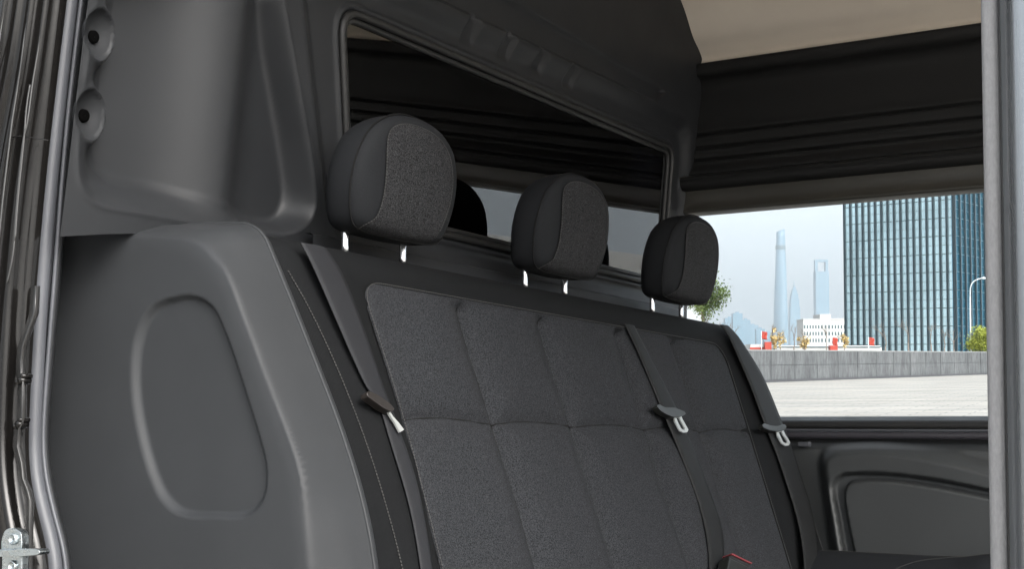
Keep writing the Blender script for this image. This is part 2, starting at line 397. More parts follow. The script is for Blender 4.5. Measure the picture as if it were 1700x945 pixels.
# door card
def DX(px, py): p = onX(px, py, 2.83); return (p[1], p[2])
cov = spline([DX(*q) for q in [(1392, 1010), (1374, 924), (1364, 860), (1356, 800), (1354, 768), (1362, 748), (1384, 735), (1426, 730), (1474, 731), (1555, 742), (1641, 761), (1760, 792), (1900, 835), (2060, 900), (2060, 1100), (1450, 1100)]], 4, True)
gO = spline([DX(*q) for q in [(1418, 1010), (1401, 924), (1391, 866), (1383, 821), (1384, 803), (1394, 791), (1412, 785), (1474, 785), (1555, 795), (1641, 812), (1760, 838), (1900, 875), (2000, 920), (2010, 1050), (1480, 1060)]], 4, True)
gI = spline([DX(*q) for q in [(1440, 1010), (1424, 922), (1413, 866), (1408, 834), (1409, 813), (1422, 802), (1474, 800), (1555, 811), (1641, 828), (1760, 855), (1880, 885), (1980, 930), (1985, 1030), (1490, 1035)]], 4, True)
def door_place(U, V):
    dC, _, _ = sdf(U, V, cov); dA, _, _ = sdf(U, V, gO); dB, _, _ = sdf(U, V, gI)
    h = .030*sm(-dC, -.001, .034) - .022*sm(-dA, -.001, .006) + .022*sm(-dB, -.006, .001)
    h += .020*sm(-dC, .0, .22)*0
    h += .012*(1-sm(V, -.02, .02))*0
    x = 2.842-h + .02*sm(V, -.004, .022)
    return np.stack([x, U, V], -1)
V_, F_ = relief(np.arange(-.2, 1.26, .0036), np.arange(-.60, .0245, .0032), door_place); mesh('door_card', V_, F_, M['door'], t)
o = bevel(mesh('small_clip', *box(2.825, 1.010, .004, 2.838, 1.036, .014), M['rubber'], t, smooth=False), .002)

# ---- near side trim box beside the seat
t = thing('side_trim_panel', (1.2, 1.25, -.6), 'grey plastic trim box with an oval inset, between the door seal and the bench', 'trim panel')
def TX(px, py, X=1.2): p = onX(px, py, X); return (p[1], p[2])
Fp = spline([TX(*q) for q in [(60, 388), (104, 389), (200, 387), (285, 391), (322, 399), (350, 420), (374, 455), (400, 523), (440, 630), (490, 762), (504, 850), (513, 945), (519, 1040), (525, 1140)]], 16)
Op = spline([TX(*q, 1.275) for q in [(-90, 383), (104, 383), (200, 377), (300, 371), (385, 369), (412, 374), (430, 390), (444, 420), (500, 560), (561, 722), (600, 860), (622, 1000), (640, 1140)]], 16)
backY = 1.50
Fpoly = np.concatenate([Fp, [[backY, Fp[-1][1]], [backY, Fp[0][1]]]]); Opoly = np.concatenate([Op, [[backY+.1, Op[-1][1]], [backY+.1, Op[0][1]]]])
ovO = spline([TX(*q) for q in [(300, 491), (262, 502), (240, 525), (226, 565), (221, 620), (225, 682), (238, 752), (258, 815), (280, 846), (308, 860), (350, 862), (402, 861), (430, 846), (443, 815), (443, 770), (430, 720), (411, 660), (388, 590), (371, 545), (354, 510), (328, 493)]], 5, True)
ovI = spline([TX(*q) for q in [(301, 497), (270, 507), (250, 529), (237, 567), (232, 620), (236, 680), (249, 748), (268, 806), (288, 836), (312, 849), (350, 851), (398, 851), (421, 838), (434, 812), (435, 770), (423, 721), (405, 662), (382, 592), (366, 548), (350, 515), (326, 498)]], 5, True)
def trim_place(U, V):
    dF, _, _ = sdf(U, V, Fpoly); dO, _, _ = sdf(U, V, Opoly)
    a = np.clip(dF, 0, 1); b = np.clip(-dO, 0, 1); f = np.where(dF < 0, 0, a/(a+b+1e-9)); f = np.where(dO > 0, 1, f)
    h = .072*(f+.10*f*f)/(1.10)
    # soften the fold
    h += .0022*np.exp(-(dF/.011)**2)
    dA, _, _ = sdf(U, V, ovO); dB, _, _ = sdf(U, V, ovI)
    a = np.clip(-dA, 0, 1); b = np.clip(dB, 0, 1); g = np.where(dB < 0, 1, a/(a+b+1e-9)); g = np.where(dA > 0, 0, g); g = g*g*(3-2*g)
    h += .0075*g
    h -= .020*sm(U, 1.15, 1.46)**1.3
    h += .0007*np.sin(V*14)*np.cos(U*11)
    h_raw = h.copy()
    for _ in range(4):
        h[1:-1, 1:-1] = (h[1:-1, 1:-1]*2+h[2:, 1:-1]+h[:-2, 1:-1]+h[1:-1, 2:]+h[1:-1, :-2])/6
    kb = sm(-dO, .012, .024)*(1-np.exp(-((dA+.004)/.012)**4)); h = h_raw*(1-kb)+h*kb
    # rounded outer rim
    h += .012*(1-sm(-dO, 0, .008))
    return np.stack([1.2+h, U, V], -1)
V_, F_ = relief(np.arange(.86, 1.47, .0027), np.arange(-.42, .30, .0027), trim_place, keep=Opoly); mesh('moulded_panel', V_, F_, M['trim'], t)
# return flange of the box towards the seat and its closed top
OpI = np.array([TX(*q, 1.2825) for q in []]) if False else None
rim = [(p[0], p[1]) for p in Op]
def off(d):
    P = np.array(rim); q = np.gradient(P, axis=0); nn = np.stack([-q[:, 1], q[:, 0]], 1); nn /= np.linalg.norm(nn, axis=1)[:, None]
    s = 1 if ((P+nn*.01)[len(P)//2][0] < P[len(P)//2][0]) else -1
    return P+nn*s*d
r0 = off(0); r1 = off(-.0005); r2 = off(-.004)
mesh('inner_flange', *merge([tube([(1.2835, a, b) for a, b in off(-.0004)], .0024, 8), loft([[(1.2822, a, b) for a, b in off(-.004)], [(1.2850, a, b) for a, b in off(-.0008)], [(1.290, a, b) for a, b in r1], [(1.296, a, b) for a, b in r2], [(1.305, a, b) for a, b in off(-.02)], [(1.31, a, b) for a, b in off(-.08)]])]), M['trim'], t)

# ---- rear door pillar: painted body, rubber seal, lip
t = thing('rear_door_pillar', (1.1, 1.35, -.6), 'glossy black painted door pillar with a grey rubber seal at the left edge', 'door pillar')
def lineX(pts, X, ext=True):
    P = spline(pts, 6); P = [onX(a, b, X) for a, b in P]; return P
YS = np.arange(-60, 1021, 12.)
def pl(pts):                                  # pixel polyline sampled at fixed rows
    s = spline(pts, 10); o_ = np.argsort(s[:, 1]); return np.interp(YS, s[o_, 1], s[o_, 0])
sealc = pl([(127, -80), (117, 0), (105, 100), (94, 200), (84, 300), (76, 390), (68, 490), (62, 590), (57, 690), (56, 745), (60, 795), (70, 845), (83, 895), (91, 945), (95, 1040)])
lip = pl([(145, -80), (134, 0), (122, 100), (111, 200), (102, 300), (95, 390), (87, 490), (79, 590), (72, 690), (71, 745), (76, 795), (88, 850), (101, 900), (108, 945), (112, 1040)])
mesh('door_seal', *tube([onX(a, b, 1.108) for a, b in zip(sealc, YS)], .0092, 14), M['rubber'], t)
mesh('seal_lip', *merge([tube([onX(a+1, b, 1.115) for a, b in zip(lip, YS)], .0026, 8), tube([onX(a-8, b, 1.117) for a, b in zip(lip, YS)], .0032, 8)]), M['rubber'], t)
rows = [[onX(a+o1, b, X) for a, b in zip(lip, YS)] for o1, X in ((-12, 1.128), (-3, 1.121), (4, 1.119), (9, 1.124), (12, 1.16), (13, 1.24))]
mesh('inner_trim', *loft(rows), M['bulk'], t)
top = [(-110, 1.030), (-60, 1.034), (-20, 1.040), (4, 1.042), (8, 1.040), (13, 1.049), (28, 1.051), (31, 1.049), (36, 1.056), (48, 1.055), (52, 1.049), (58, 1.064), (70, 1.065), (77, 1.058), (84, 1.079), (96, 1.084), (108, 1.092), (120, 1.115)]
# each column follows its own traced line down the pillar
slope = {-110: [(-110, 0), (-130, 500), (-130, 945)], -60: [(-60, 0), (-100, 500), (-100, 945)], -20: [(-20, 0), (-70, 400), (-70, 945)]}
def colx(x0):
    if x0 <= -20: return pl([(slope[x0][0][0]+4, -80)]+slope[x0]+[(slope[x0][-1][0], 1040)])
    a = x0/118.0
    mid = 56*a-70*(1-a)+8*(1-a)
    return sealc*a+(1-a)*pl([(10, -80), (0, 0), (-20, 120), (-62, 300), (-85, 480), (-95, 700), (-95, 945), (-95, 1040)])
rows = []
for x0, X in top:
    cx = colx(x0); fade = 1-.55*sm(YS, 430, 620)*(1 if x0 < 70 else 0)
    rows.append([onX(a, b, 1.068+(X-1.068)*f + (.012*sm(b, 592, 604)-.012*sm(b, 694, 706) if x0 < 50 else 0)) for a, b, f in zip(cx, YS, fade)])
mesh('painted_pillar', *loft(rows), M['paint'], t)
beads = []
for ln in ([(10, -60), (8, 0), (0, 60), (-8, 120)], [(58, -60), (52, 0), (41, 60), (34, 115), (22, 190), (17, 228), (5, 330), (-2, 400)], [(87, -60), (77, 0), (64, 80), (54, 140), (46, 200), (38, 240), (28, 340), (22, 420), (12, 470)], [(50, 140), (44, 180), (40, 230), (30, 330), (25, 400)]):
    beads.append(tube([onX(a, b, 1.041+.0003*a) for a, b in spline(ln, 8)], .0013, 8))
mesh('ridge_highlight_beads', *merge(beads), M['ridge'], t)  # round beads added along the ridges to draw their thin highlight lines
ridge = pl([(60, -80), (52, 0), (34, 115), (17, 230), (4, 340), (-10, 430), (-25, 945), (-30, 1040)])
# weld bead and lower folded flange
mesh('weld_line', *tube([onX(a, b, 1.0555) for a, b in spline([(14, 228), (36, 226), (60, 229), (80, 233)], 5)], .0006, 6), M['paint'], t)
fl = spline([(60, 475), (58, 520), (51, 540), (38, 576), (35, 600), (35, 620), (38, 632), (38, 700), (32, 712), (29, 742), (36, 770), (38, 795), (46, 815), (50, 832), (49, 880), (49, 960), (49, 1030)], 1)
mesh('folded_flange', *merge([loft([[onX(a-9, b, 1.074) for a, b in fl], [onX(a-2, b, 1.063) for a, b in fl], [onX(a+1.5, b, 1.063) for a, b in fl], [onX(a+7, b, 1.090) for a, b in fl]]),
                              tube([onX(a, b, 1.0625) for a, b in fl], .0011, 6)]), M['ridge'], t)
for q in ((37, 632), (33, 705)):
    c = onX(*q, 1.064); b_ = merge([tube([c+np.array([-.004, 0, 0])+d, c+np.array([.01, 0, 0])+d], r, 8) for d, r in ((np.zeros(3), .0042), (np.array([0, .006, -.002]), .003), (np.array([0, -.003, .005]), .0026))])
    mesh('spot_weld', *b_, M['paint'], t)
# striker
st = thing('door_striker', onX(22, 905, 1.05), 'bright zinc door striker bracket bolted to the black pillar, bottom left corner', 'striker bracket')
def slab_px(poly, X0, X1, k=None):
    a = [onX(x, y, X0) for x, y in poly]; b = [onX(x, y, X0) + np.array([X1-X0, 0, 0]) for x, y in poly]; n = len(poly)
    return a+b, [tuple(range(n)), tuple(range(n, 2*n))[::-1]]+[(i, n+i, n+(i+1) % n, (i+1) % n) for i in range(n)]
pp = round_poly([(2, 915), (2, 895), (9, 879), (23, 877), (35, 884), (36, 905), (35, 912)], [1, 8, 7, 7, 7, 3, 1], 5)
bevel(mesh('upper_plate', *slab_px(pp, 1.036, 1.046), M['zinc'], st, smooth=False), .0012)
pp = round_poly([(3, 923), (36, 924), (34, 1000), (2, 1000)], 2, 3)
bevel(mesh('lower_plate', *slab_px(pp, 1.036, 1.046), M['zinc'], st, smooth=False), .0012)
pp = round_poly([(-30, 914), (18, 914), (30, 912), (63, 913), (66, 917), (64, 922), (36, 925), (20, 926), (-30, 924)], 2.5, 4)
bevel(mesh('catch_bar', *slab_px(pp, 1.026, 1.040), M['zinc'], st, smooth=False), .0014)
for q in ((21, 896), (20, 941)):
    c = onX(*q, 1.034); a = np.linspace(0, 2*np.pi, 18, endpoint=False)
    ring = lambda r, x: [c+np.array([x, math.cos(k)*r, math.sin(k)*r]) for k in a]
    mesh('bolt', *loft([ring(.0062, .004), ring(.0062, -.0005), ring(.0050, -.0018), ring(.0042, -.0010), ring(.0034, .0010), ring(.0008, .0012)], True), M['zinc'], st)
# outer skin of the van behind the pillar, and below the opening
t2 = thing('body_side', (1.0, 2.0, -1.0), 'black painted outer body side beyond the left door pillar', 'body panel')
mesh('painted_skin', *loft([[(x, y, z) for x, z in [(1.20, 1.15), (1.07, .9), (1.02, .45), (.995, 0), (.995, -.5), (1.03, -.9)]] for y in np.linspace(1.60, 3.2, 8)]), M['paint'], t2)
mesh('door_sill', *box(1.02, -.3, -.95, 1.12, 1.6, -.70), M['paint'], t2, smooth=False)

# ---- front door pillar at the right edge
t = thing('front_door_pillar', (1.08, .27, -.65), 'silver grey door pillar with a thick vertical rubber seal at the right edge', 'door pillar')
zz = np.linspace(-.75, .92, 30)
def vcol(pxb, X): 
    p0 = onX(pxb-17, 0, X); p1 = onX(pxb, 945, X); return lambda z: p0+(p1-p0)*((z-p0[2])/(p1[2]-p0[2]))
cA = vcol(1662, 1.10)
mesh('door_seal', *tube([cA(z) for z in zz], .0076, 16), M['seal_light'], t)
cB = vcol(1676, 1.09); cC = vcol(1684, 1.085); cE = vcol(1688, 1.072); cG = vcol(1700, 1.064); cH = vcol(1760, 1.05); cI = vcol(1960, 1.05)
cZ = vcol(1668, 1.12)
mesh('painted_pillar', *loft([[c(z) for z in zz] for c in (cZ, cB, cC, cE, cG, cH, cI)]), M['silver'], t)
mesh('seal_channel', *tube([vcol(1679, 1.092)(z) for z in zz], .0028, 8), M['gasket'], t)

# ================================================================ BENCH SEAT
T20 = math.tan(R_(20)); yf = lambda z: 1.12+(z-.214)*T20
prof = [(yf(z), z) for z in np.linspace(-.33, .198, 34)]+[(1.1195, .216), (1.128, .234), (1.142, .248), (1.160, .2555), (1.185, .258), (1.210, .2575), (1.226, .252), (1.235, .238), (1.234, .215), (1.20, .05), (1.16, -.15), (1.12, -.33)]
prof = spline(prof, 6)
_s = np.concatenate([[0], np.cumsum(np.linalg.norm(np.diff(prof, axis=0), axis=1))])
_t = np.gradient(prof, axis=0); _t /= np.linalg.norm(_t, axis=1)[:, None]; _nn = np.stack([-_t[:, 1], _t[:, 0]], 1)   # outward: front / top
S_of_z = lambda z: float(np.interp(z, prof[:222, 1], _s[:222]))
def XL(z): return np.interp(z, [-.33, -.14, -.02, .10, .22, .26], [1.292, 1.292, 1.303, 1.297, 1.280, 1.274])
def XR(z): return np.interp(z, [-.33, -.21, -.07, .07, .20, .235, .26], [2.80, 2.812, 2.822, 2.792, 2.762, 2.752, 2.735])
SEAMS = [1.683, 1.909, 2.167, 2.395]; SZ = S_of_z(.035)
insP = round_poly([(1.438, S_of_z(-.30)), (1.452, S_of_z(.04)), (1.436, S_of_z(.212)), (2.622, S_of_z(.207)), (2.606, S_of_z(.03)), (2.566, S_of_z(-.30))], [.01, .1, .045, .055, .1, .01], 8)
def seat_surf(X, S, off=0, quilt=True):
    y = np.interp(S, _s, prof[:, 0]); z = np.interp(S, _s, prof[:, 1]); ny = np.interp(S, _s, _nn[:, 0]); nz = np.interp(S, _s, _nn[:, 1])
    dl = X-XL(z); dr = XR(z)-X; d = np.clip(np.minimum(dl, dr), 0, 1); r = .042
    e = np.where(d < r, r-np.sqrt(np.clip(r*r-(r-d)**2, 0, None)), 0)
    h = -e+off
    # soft pillow shape
    front = sm(-z, -.25, -.20)
    dI, _, _ = sdf(X, S, insP)
    h = h - .0035*np.exp(-((dI)/.006)**2)*front
    if quilt:
        g = np.zeros(X.shape)
        xs = [1.44]+SEAMS+[2.62]
        for k, c in enumerate(SEAMS):
            cc = c+.004*np.sin(S*9+k)
            g = np.maximum(g, .0105*np.exp(-abs(X-cc)/.010)+.0085*np.exp(-((X-cc)/.034)**2))
        sz = SZ-.002+.007*abs(np.sin((X-1.44)*np.pi/.240))
        g = -np.maximum(g, .0085*np.exp(-abs(S-sz)/.008)+.0060*np.exp(-((S-sz)/.030)**2))
        g += .0012*np.sin(X*33+S*11)*np.sin(S*27)
        h = h+g*sm(-dI, 0, .014)*front
    # bulge of the side bolsters
    b = np.exp(-((X-1.385)/.035)**2)+np.exp(-((X-2.69)/.035)**2)
    h = h+.013*b*front
    return np.stack([X+0*y, y+ny*h, z+nz*h], -1)
t = thing('bench_seat', (2.04, .9, -.62), 'three place bench seat in charcoal cloth with quilted heathered panel and three headrests', 'bench seat')
BENCH = t
# cover
uu = np.concatenate([[0, .0006, .0018, .0035, .006, .009, .013, .018, .025, .032, .042], np.arange(.055, 1.46, .012)]); uu = np.concatenate([uu, 1.515-uu[:11][::-1]])
ss = _s[::2]; TT, SS = np.meshgrid(uu/1.515, ss, indexing='ij'); zz_ = np.interp(SS, _s, prof[:, 1]); XX = XL(zz_)+(XR(zz_)-XL(zz_))*TT
dI, _, _ = sdf(XX, SS, insP)
P = seat_surf(XX, SS, 0, False); P2 = seat_surf(XX, SS, -.018, False); k = sm(-dI, .004, .010)[..., None]; P = P*(1-k)+P2*k
n, m = XX.shape; Fc = grid_faces(n, m)+[tuple(range(m))[::-1], tuple(range((n-1)*m, n*m))]
mesh('backrest', P.reshape(-1, 3), Fc, M['knit'], t)
V_, F_ = relief(np.arange(1.42, 2.64, .0036), np.arange(S_of_z(-.31), S_of_z(.213)+.006, .0036), lambda U, V: seat_surf(U, V, .0006), keep=insP); mesh('quilted_panel', V_, F_, M['insert'], t)
q = insP[insP[:, 1] > S_of_z(-.29)]; q = q[np.argsort(np.arctan2(q[:, 0]-2.03, q[:, 1]-.0))]
ringp = np.concatenate([[(1.4385, S_of_z(-.29))], [p for p in insP if p[1] > S_of_z(-.285)], [(2.567, S_of_z(-.29))]])
rp = []
for a, b in zip(ringp[:-1], ringp[1:]):
    kk = max(1, int(np.linalg.norm(b-a)/.004)); rp += [a+(b-a)*i/kk for i in range(kk)]
rp = np.array(rp); rc = rp.mean(0)
rin = rp+(rc-rp)/np.linalg.norm(rc-rp, axis=1)[:, None]*.0
st_ = seat_surf(rin[:, 0], rin[:, 1], .0042, False)
def stitches(P, r, on=3, gap=1):
    parts = []; i = 0
    P = np.asarray(P)
    d = np.concatenate([[0], np.cumsum(np.linalg.norm(np.diff(P, axis=0), axis=1))])
    s = 0; Lp = .0032; Gp = .0011
    while s+Lp < d[-1]:
        q = [[np.interp(x, d, P[:, k]) for k in range(3)] for x in (s, s+Lp/2, s+Lp)]
        parts.append(tube(q, [r*.7, r, r*.7], 5)); s += Lp+Gp
    return merge(parts)
mesh('stitching', *stitches(st_, .00075), M['thread'], t)
for k, c in enumerate(SEAMS):                 # sewn lines of the quilting: dark tubes added to deepen the groove shade
    S1 = np.linspace(S_of_z(-.29), S_of_z(.200), 110); X1 = c+.004*np.sin(S1*9+k)
    mesh('quilt_seam', *tube(seat_surf(X1, S1, .0012), .0014, 5), M['dthread'], t)
X1 = np.linspace(1.462, 2.595, 260); S1 = SZ-.002+.007*abs(np.sin((X1-1.44)*np.pi/.240))
mesh('quilt_seam', *tube(seat_surf(X1, S1, .0012), .0014, 5), M['dthread'], t)  # cross seam, likewise a dark tube deepening the shade of its groove
# side piping of both bolsters
def seam_line(f, zs, off=.001):
    zs = np.array(zs); s = np.array([S_of_z(z) for z in zs]); X = f(zs); return seat_surf(X, s, off, False)
_pf = np.polyfit([-.30, -.145, -.06, .034, .151, .215], [1.342, 1.352, 1.358, 1.346, 1.320, 1.300], 3); _pg = np.polyfit([-.30, -.145, -.06, .034, .151, .215], [2.785, 2.79, 2.788, 2.768, 2.742, 2.728], 3)
fz = lambda z: np.polyval(_pf, z)
gz = lambda z: np.polyval(_pg, z)
for f in (fz, gz):
    mesh('side_piping', *stitches(seam_line(f, np.linspace(-.29, .215, 80), .0012), .0009), M['thread'], t)
# cushion
def cush_surf(U, V):
    d = np.minimum(np.minimum(U-1.292, 2.800-U), np.minimum(V-.44, 1.2)); d = np.clip(d, 0, 1); r = .035
    e = np.where(d < r, r-np.sqrt(np.clip(r*r-(r-d)**2, 0, None)), 0)
    z = -.252+.049*sm(U, 2.56, 2.73)-e+.012*sm(-(U-2.7), -.08, .2)*sm(V-.44, 0, .1) - .010*np.exp(-((U-2.700)/.004)**2)*0 + (.010*np.exp(-((V-.62)/.05)**2))
    return np.stack([U, V, z], -1)
U, V = np.meshgrid(np.linspace(1.292, 2.800, 160), np.linspace(.44, .99, 60), indexing='ij'); P = cush_surf(U, V)
low = P.copy(); low[..., 2] = -.34
a = np.concatenate([P[:, 0], P[-1, :], P[::-1, -1], P[0, ::-1]]); b = a.copy(); b[:, 2] = -.36
mesh('cushion', *merge([(P.reshape(-1, 3), grid_faces(160, 60)), loft([a, b])]), M['side_cloth'], t)
ln = cush_surf(np.full(140, 2.772), np.linspace(.46, .98, 140)); ln[:, 2] += .0006
mesh('stitching', *stitches(ln, .0008), M['thread'], t)
qx = np.concatenate([np.linspace(2.68, 2.70, 6), ]); arc = spline([(2.50, .80), (2.62, .79), (2.69, .74), (2.725, .66), (2.735, .52), (2.735, .47)], 20)
ln = cush_surf(arc[:, 0], arc[:, 1]); ln[:, 2] += .0006
mesh('stitching', *stitches(ln, .0008), M['thread'], t)
mesh('seat_base', *box(1.32, .52, -.69, 2.77, 1.05, -.36), M['gasket'], t, smooth=False)

# ---- headrests
HO = spline([(x*.87, z*.87) for x, z in [(-.086, -.094), (-.112, -.086), (-.127, -.062), (-.136, -.02), (-.132, .022), (-.114, .060), (-.080, .085), (-.042, .097), (0, .1), (.042, .097), (.080, .085), (.114, .060), (.132, .022), (.136, -.02), (.127, -.062), (.112, -.086), (.086, -.094), (.045, -.096), (0, -.097), (-.045, -.096)]], 4, True)
_ho = np.arctan2(HO[:, 1], HO[:, 0]); _hr = np.linalg.norm(HO, axis=1); _o = np.argsort(_ho); _ho = _ho[_o]; _hr = _hr[_o]
HP = np.array([(0, -.010), (.4, -.009), (.65, -.007), (.8, -.004), (.9, 0), (.96, .006), (.99, .013), (1, .022), (1, .036), (.985, .050), (.95, .060), (.88, .068), (.75, .073), (.5, .076), (.25, .077), (0, .077)])
hs = spline(HP, 3)
def hrho(x, z): return np.hypot(x, z)/np.interp(np.arctan2(z, x), _ho, _hr, period=2*np.pi)
def hfront(r): return np.interp(r, hs[:22, 0], hs[:22, 1])
def hplace(x, y, z, X0):
    return np.stack([X0+x*(1-.06*sm(y, .04, .11)), 1.129+y-z*.16, .369+z], -1)
HI = spline([(x*1.03, z*.9) for x, z in [(-.080, -.090), (-.074, -.070), (-.071, -.040), (-.073, -.005), (-.077, .030), (-.074, .055), (-.058, .070), (-.030, .077), (.005, .076), (.040, .067), (.066, .046), (.080, .012), (.082, -.025), (.073, -.060), (.060, -.090), (.0, -.0925)]], 5, True)
prev = None
for X0, dark in ((1.566, 0), (2.044, 0), (2.526, 0)):
    rows = []
    for r, y in hs:
        r = min(max(r, .002), 1); rows.append(hplace(HO[:, 0]*r, np.full(len(HO), y), HO[:, 1]*r, X0))
    if prev is None:
        hd = mesh('headrest', *loft(rows, True), M['side_cloth'], BENCH)
        V_, F_ = relief(np.arange(-.09, .09, .003), np.arange(-.10, .085, .003), lambda U, V: hplace(U, hfront(hrho(U, V))-.0022, V, X0), keep=HI)
        mesh('front_panel', V_, F_, M['insert_head'], hd)
        li = np.array([p for p in HI[:-12]]); L3 = hplace(li[:, 0], hfront(hrho(li[:, 0], li[:, 1]))-.003, li[:, 1], X0)
        mesh('stitching', *stitches(L3, .0007), M['thread'], hd)
        for yy, rr in ((.050, 1.002), (.052, 1.002)):
            pass
        ring = hplace(HO[:, 0]*1.001, np.full(len(HO), .013)+.003*np.sin(np.arctan2(HO[:, 1], HO[:, 0])*2), HO[:, 1]*1.001, X0)
        mesh('side_seam', *tube(ring, .0011, 6, True), M['dthread'], hd)
        for dx in (-.067, .067):
            pts = [(X0+dx, 1.194, z) for z in (.252, .27, .30, .33)]
            mesh('post', *tube(pts, .0052, 14), M['chrome'], hd)
            mesh('post_guide', *tube([(X0+dx, 1.194, .2565), (X0+dx, 1.194, .2585), (X0+dx, 1.194, .2605)], [.014, .0135, .009], 16), M['gasket'], hd)
        prev = hd; px0 = X0
    else:
        c = prev.copy(); COL.objects.link(c); c.parent = BENCH; c.location = (X0-px0, 0, 0); c.scale = (1, 1, 1)
        for ch in list(prev.children):
            k = ch.copy(); COL.objects.link(k); k.parent = c
for o in [o for o in BENCH.children if o.name.startswith('headrest')]: o['group'] = 'headrests above the bench'

# ================================================================ SEAT BELTS
def hit(px, py, off):
    r = ray(px, py); y = prof[:, 0]+_nn[:, 0]*off; z = prof[:, 1]+_nn[:, 1]*off; best = None
    g = y*r[2]-z*r[1]
    for i in np.nonzero(g[:-1]*g[1:] <= 0)[0]:
        f = g[i]/(g[i]-g[i+1]+1e-15); yy = y[i]+f*(y[i+1]-y[i]); tt = yy/r[1]
        if best is None or tt < best: best = tt
    if best is None: best = onY(px, py, 1.23)[1]/r[1]
    return r*best
def webbing(l, r, off):
    l = spline(l, 6); r = spline(r, 6); n = 60
    def rs(p):
        d = np.concatenate([[0], np.cumsum(np.linalg.norm(np.diff(p, axis=0), axis=1))]); x = np.linspace(0, d[-1], n); return np.stack([np.interp(x, d, p[:, 0]), np.interp(x, d, p[:, 1])], 1)
    l = rs(l); r = rs(r); A = np.array([hit(*p, off) for p in l]); B = np.array([hit(*p, off) for p in r])
    def smooth(P):
        for _ in range(3): P[1:-1] = (P[:-2]+2*P[1:-1]+P[2:])/4
        return P
    A = smooth(A); B = smooth(B); rows = []
    nrm = np.array([0, -math.cos(R_(20)), math.sin(R_(20))])*.0014
    for k in np.linspace(0, 1, 7): rows.append(A+(B-A)*k+nrm*(math.sin(math.pi*k)**.5))
    rows += [B-nrm, A-nrm]
    V_, F_ = loft(rows); n = len(A); F_ = F_+[((len(rows)-1)*n+i, (len(rows)-1)*n+i+1, i+1, i) for i in range(n-1)]
    return V_, F_
def plate(poly, h0, h1, holes=None):
    a = [onP(x, y, PS+NS*h1, NS) for x, y in poly]; b = [p-NS*(h1-h0) for p in a]; n = len(poly)
    if holes is None: return a+b, [tuple(range(n)), tuple(range(n, 2*n))[::-1]]+[(i, n+i, n+(i+1) % n, (i+1) % n) for i in range(n)]
    c = [onP(x, y, PS+NS*h1, NS) for x, y in holes]; d = [p-NS*(h1-h0) for p in c]
    V = a+b+c+d; Fc = []
    for i in range(n):
        j = (i+1) % n; Fc += [(i, j, 2*n+j, 2*n+i), (i, n+i, n+j, j), (2*n+i, 2*n+j, 3*n+j, 3*n+i), (n+j, n+i, 3*n+i, 3*n+j)]
    return V, Fc
belts = [
 dict(label='near seat belt over the left bolster with a brown tongue, beside the trim box', base=(1.38, 1.07, .0), m='belt1',
      l=[(500, 403), (512, 425), (528, 460), (548, 506), (580, 580), (610, 645), (630, 672), (640, 705), (652, 745), (672, 810), (687, 872), (699, 945), (704, 985)],
      r=[(541, 411), (556, 432), (570, 455), (590, 505), (615, 575), (636, 640), (650, 676), (663, 712), (682, 765), (698, 825), (709, 885), (718, 945), (722, 985)],
      body=[(609, 652), (613, 649), (630, 657), (650, 672), (656, 680), (650, 684), (636, 677), (622, 667), (611, 659)], bm='bplast_brown',
      tongue=([(641, 679), (645, 679), (653, 692), (662, 702), (671, 714), (664, 718), (656, 703), (648, 691)], None), tm='steel'),
 dict(label='middle seat belt lying across the quilted panel, its tongue hanging with a slotted metal plate', base=(2.2, 1.07, .0), m='belt',
      l=[(1037, 538), (1051, 566), (1066, 600), (1094, 668), (1122, 735), (1142, 785), (1158, 828), (1170, 872), (1176, 910), (1178, 945), (1178, 985)],
      r=[(1053, 541), (1066, 566), (1082, 598), (1119, 668), (1146, 733), (1168, 785), (1186, 836), (1198, 872), (1202, 900), (1203, 945), (1203, 985)],
      body=[(1090, 674), (1094, 671), (1104, 677), (1120, 677), (1137, 684), (1139, 688), (1132, 692), (1118, 693), (1106, 688), (1096, 682)], bm='bplast',
      tongue=([(1119, 692), (1131, 690), (1133, 696), (1143, 714), (1141, 718), (1135, 719), (1129, 716), (1121, 701)], [(1123, 694), (1128, 694), (1130, 698), (1137, 711), (1137, 714), (1134, 714), (1131, 712), (1125, 700)]), tm='steel'),
 dict(label='far seat belt on the right bolster next to the window, with slotted metal plate', base=(2.7, 1.07, .0), m='belt',
      l=[(1196, 539), (1207, 552), (1220, 580), (1247, 643), (1268, 700), (1290, 755), (1304, 797), (1318, 840), (1330, 890), (1336, 945), (1337, 985)],
      r=[(1209, 541), (1222, 553), (1240, 580), (1268, 627), (1296, 695), (1318, 752), (1330, 790), (1346, 840), (1354, 880), (1359, 945), (1360, 985)],
      body=[(1265, 706), (1269, 703), (1280, 707), (1292, 708), (1303, 704), (1307, 710), (1302, 715), (1290, 717), (1278, 715), (1268, 711)], bm='bplast',
      tongue=([(1289, 716), (1300, 713), (1303, 720), (1312, 735), (1310, 740), (1304, 741), (1298, 737), (1291, 724)], [(1293, 718), (1298, 717), (1300, 722), (1307, 733), (1307, 736), (1304, 736), (1300, 734), (1295, 723)]), tm='steel')]
for k, b in enumerate(belts):
    t = thing('seat_belt', b['base'], b['label'], 'seat belt', 'seat belts on the bench')
    mesh('webbing', *webbing(b['l'], b['r'], .0165 if k != 1 else .0035), M[b['m']], t)
    h = .018 if k != 1 else .006
    o = bevel(mesh('tongue', *plate(round_poly(b['body'], 3, 3), h, h+.011), M[b['bm']], t, smooth=False), .003, 3)
    po, ho = b['tongue']
    o = mesh('tongue_plate', *plate(po, h+.004, h+.0065, ho), M[b['tm']], t, smooth=False)
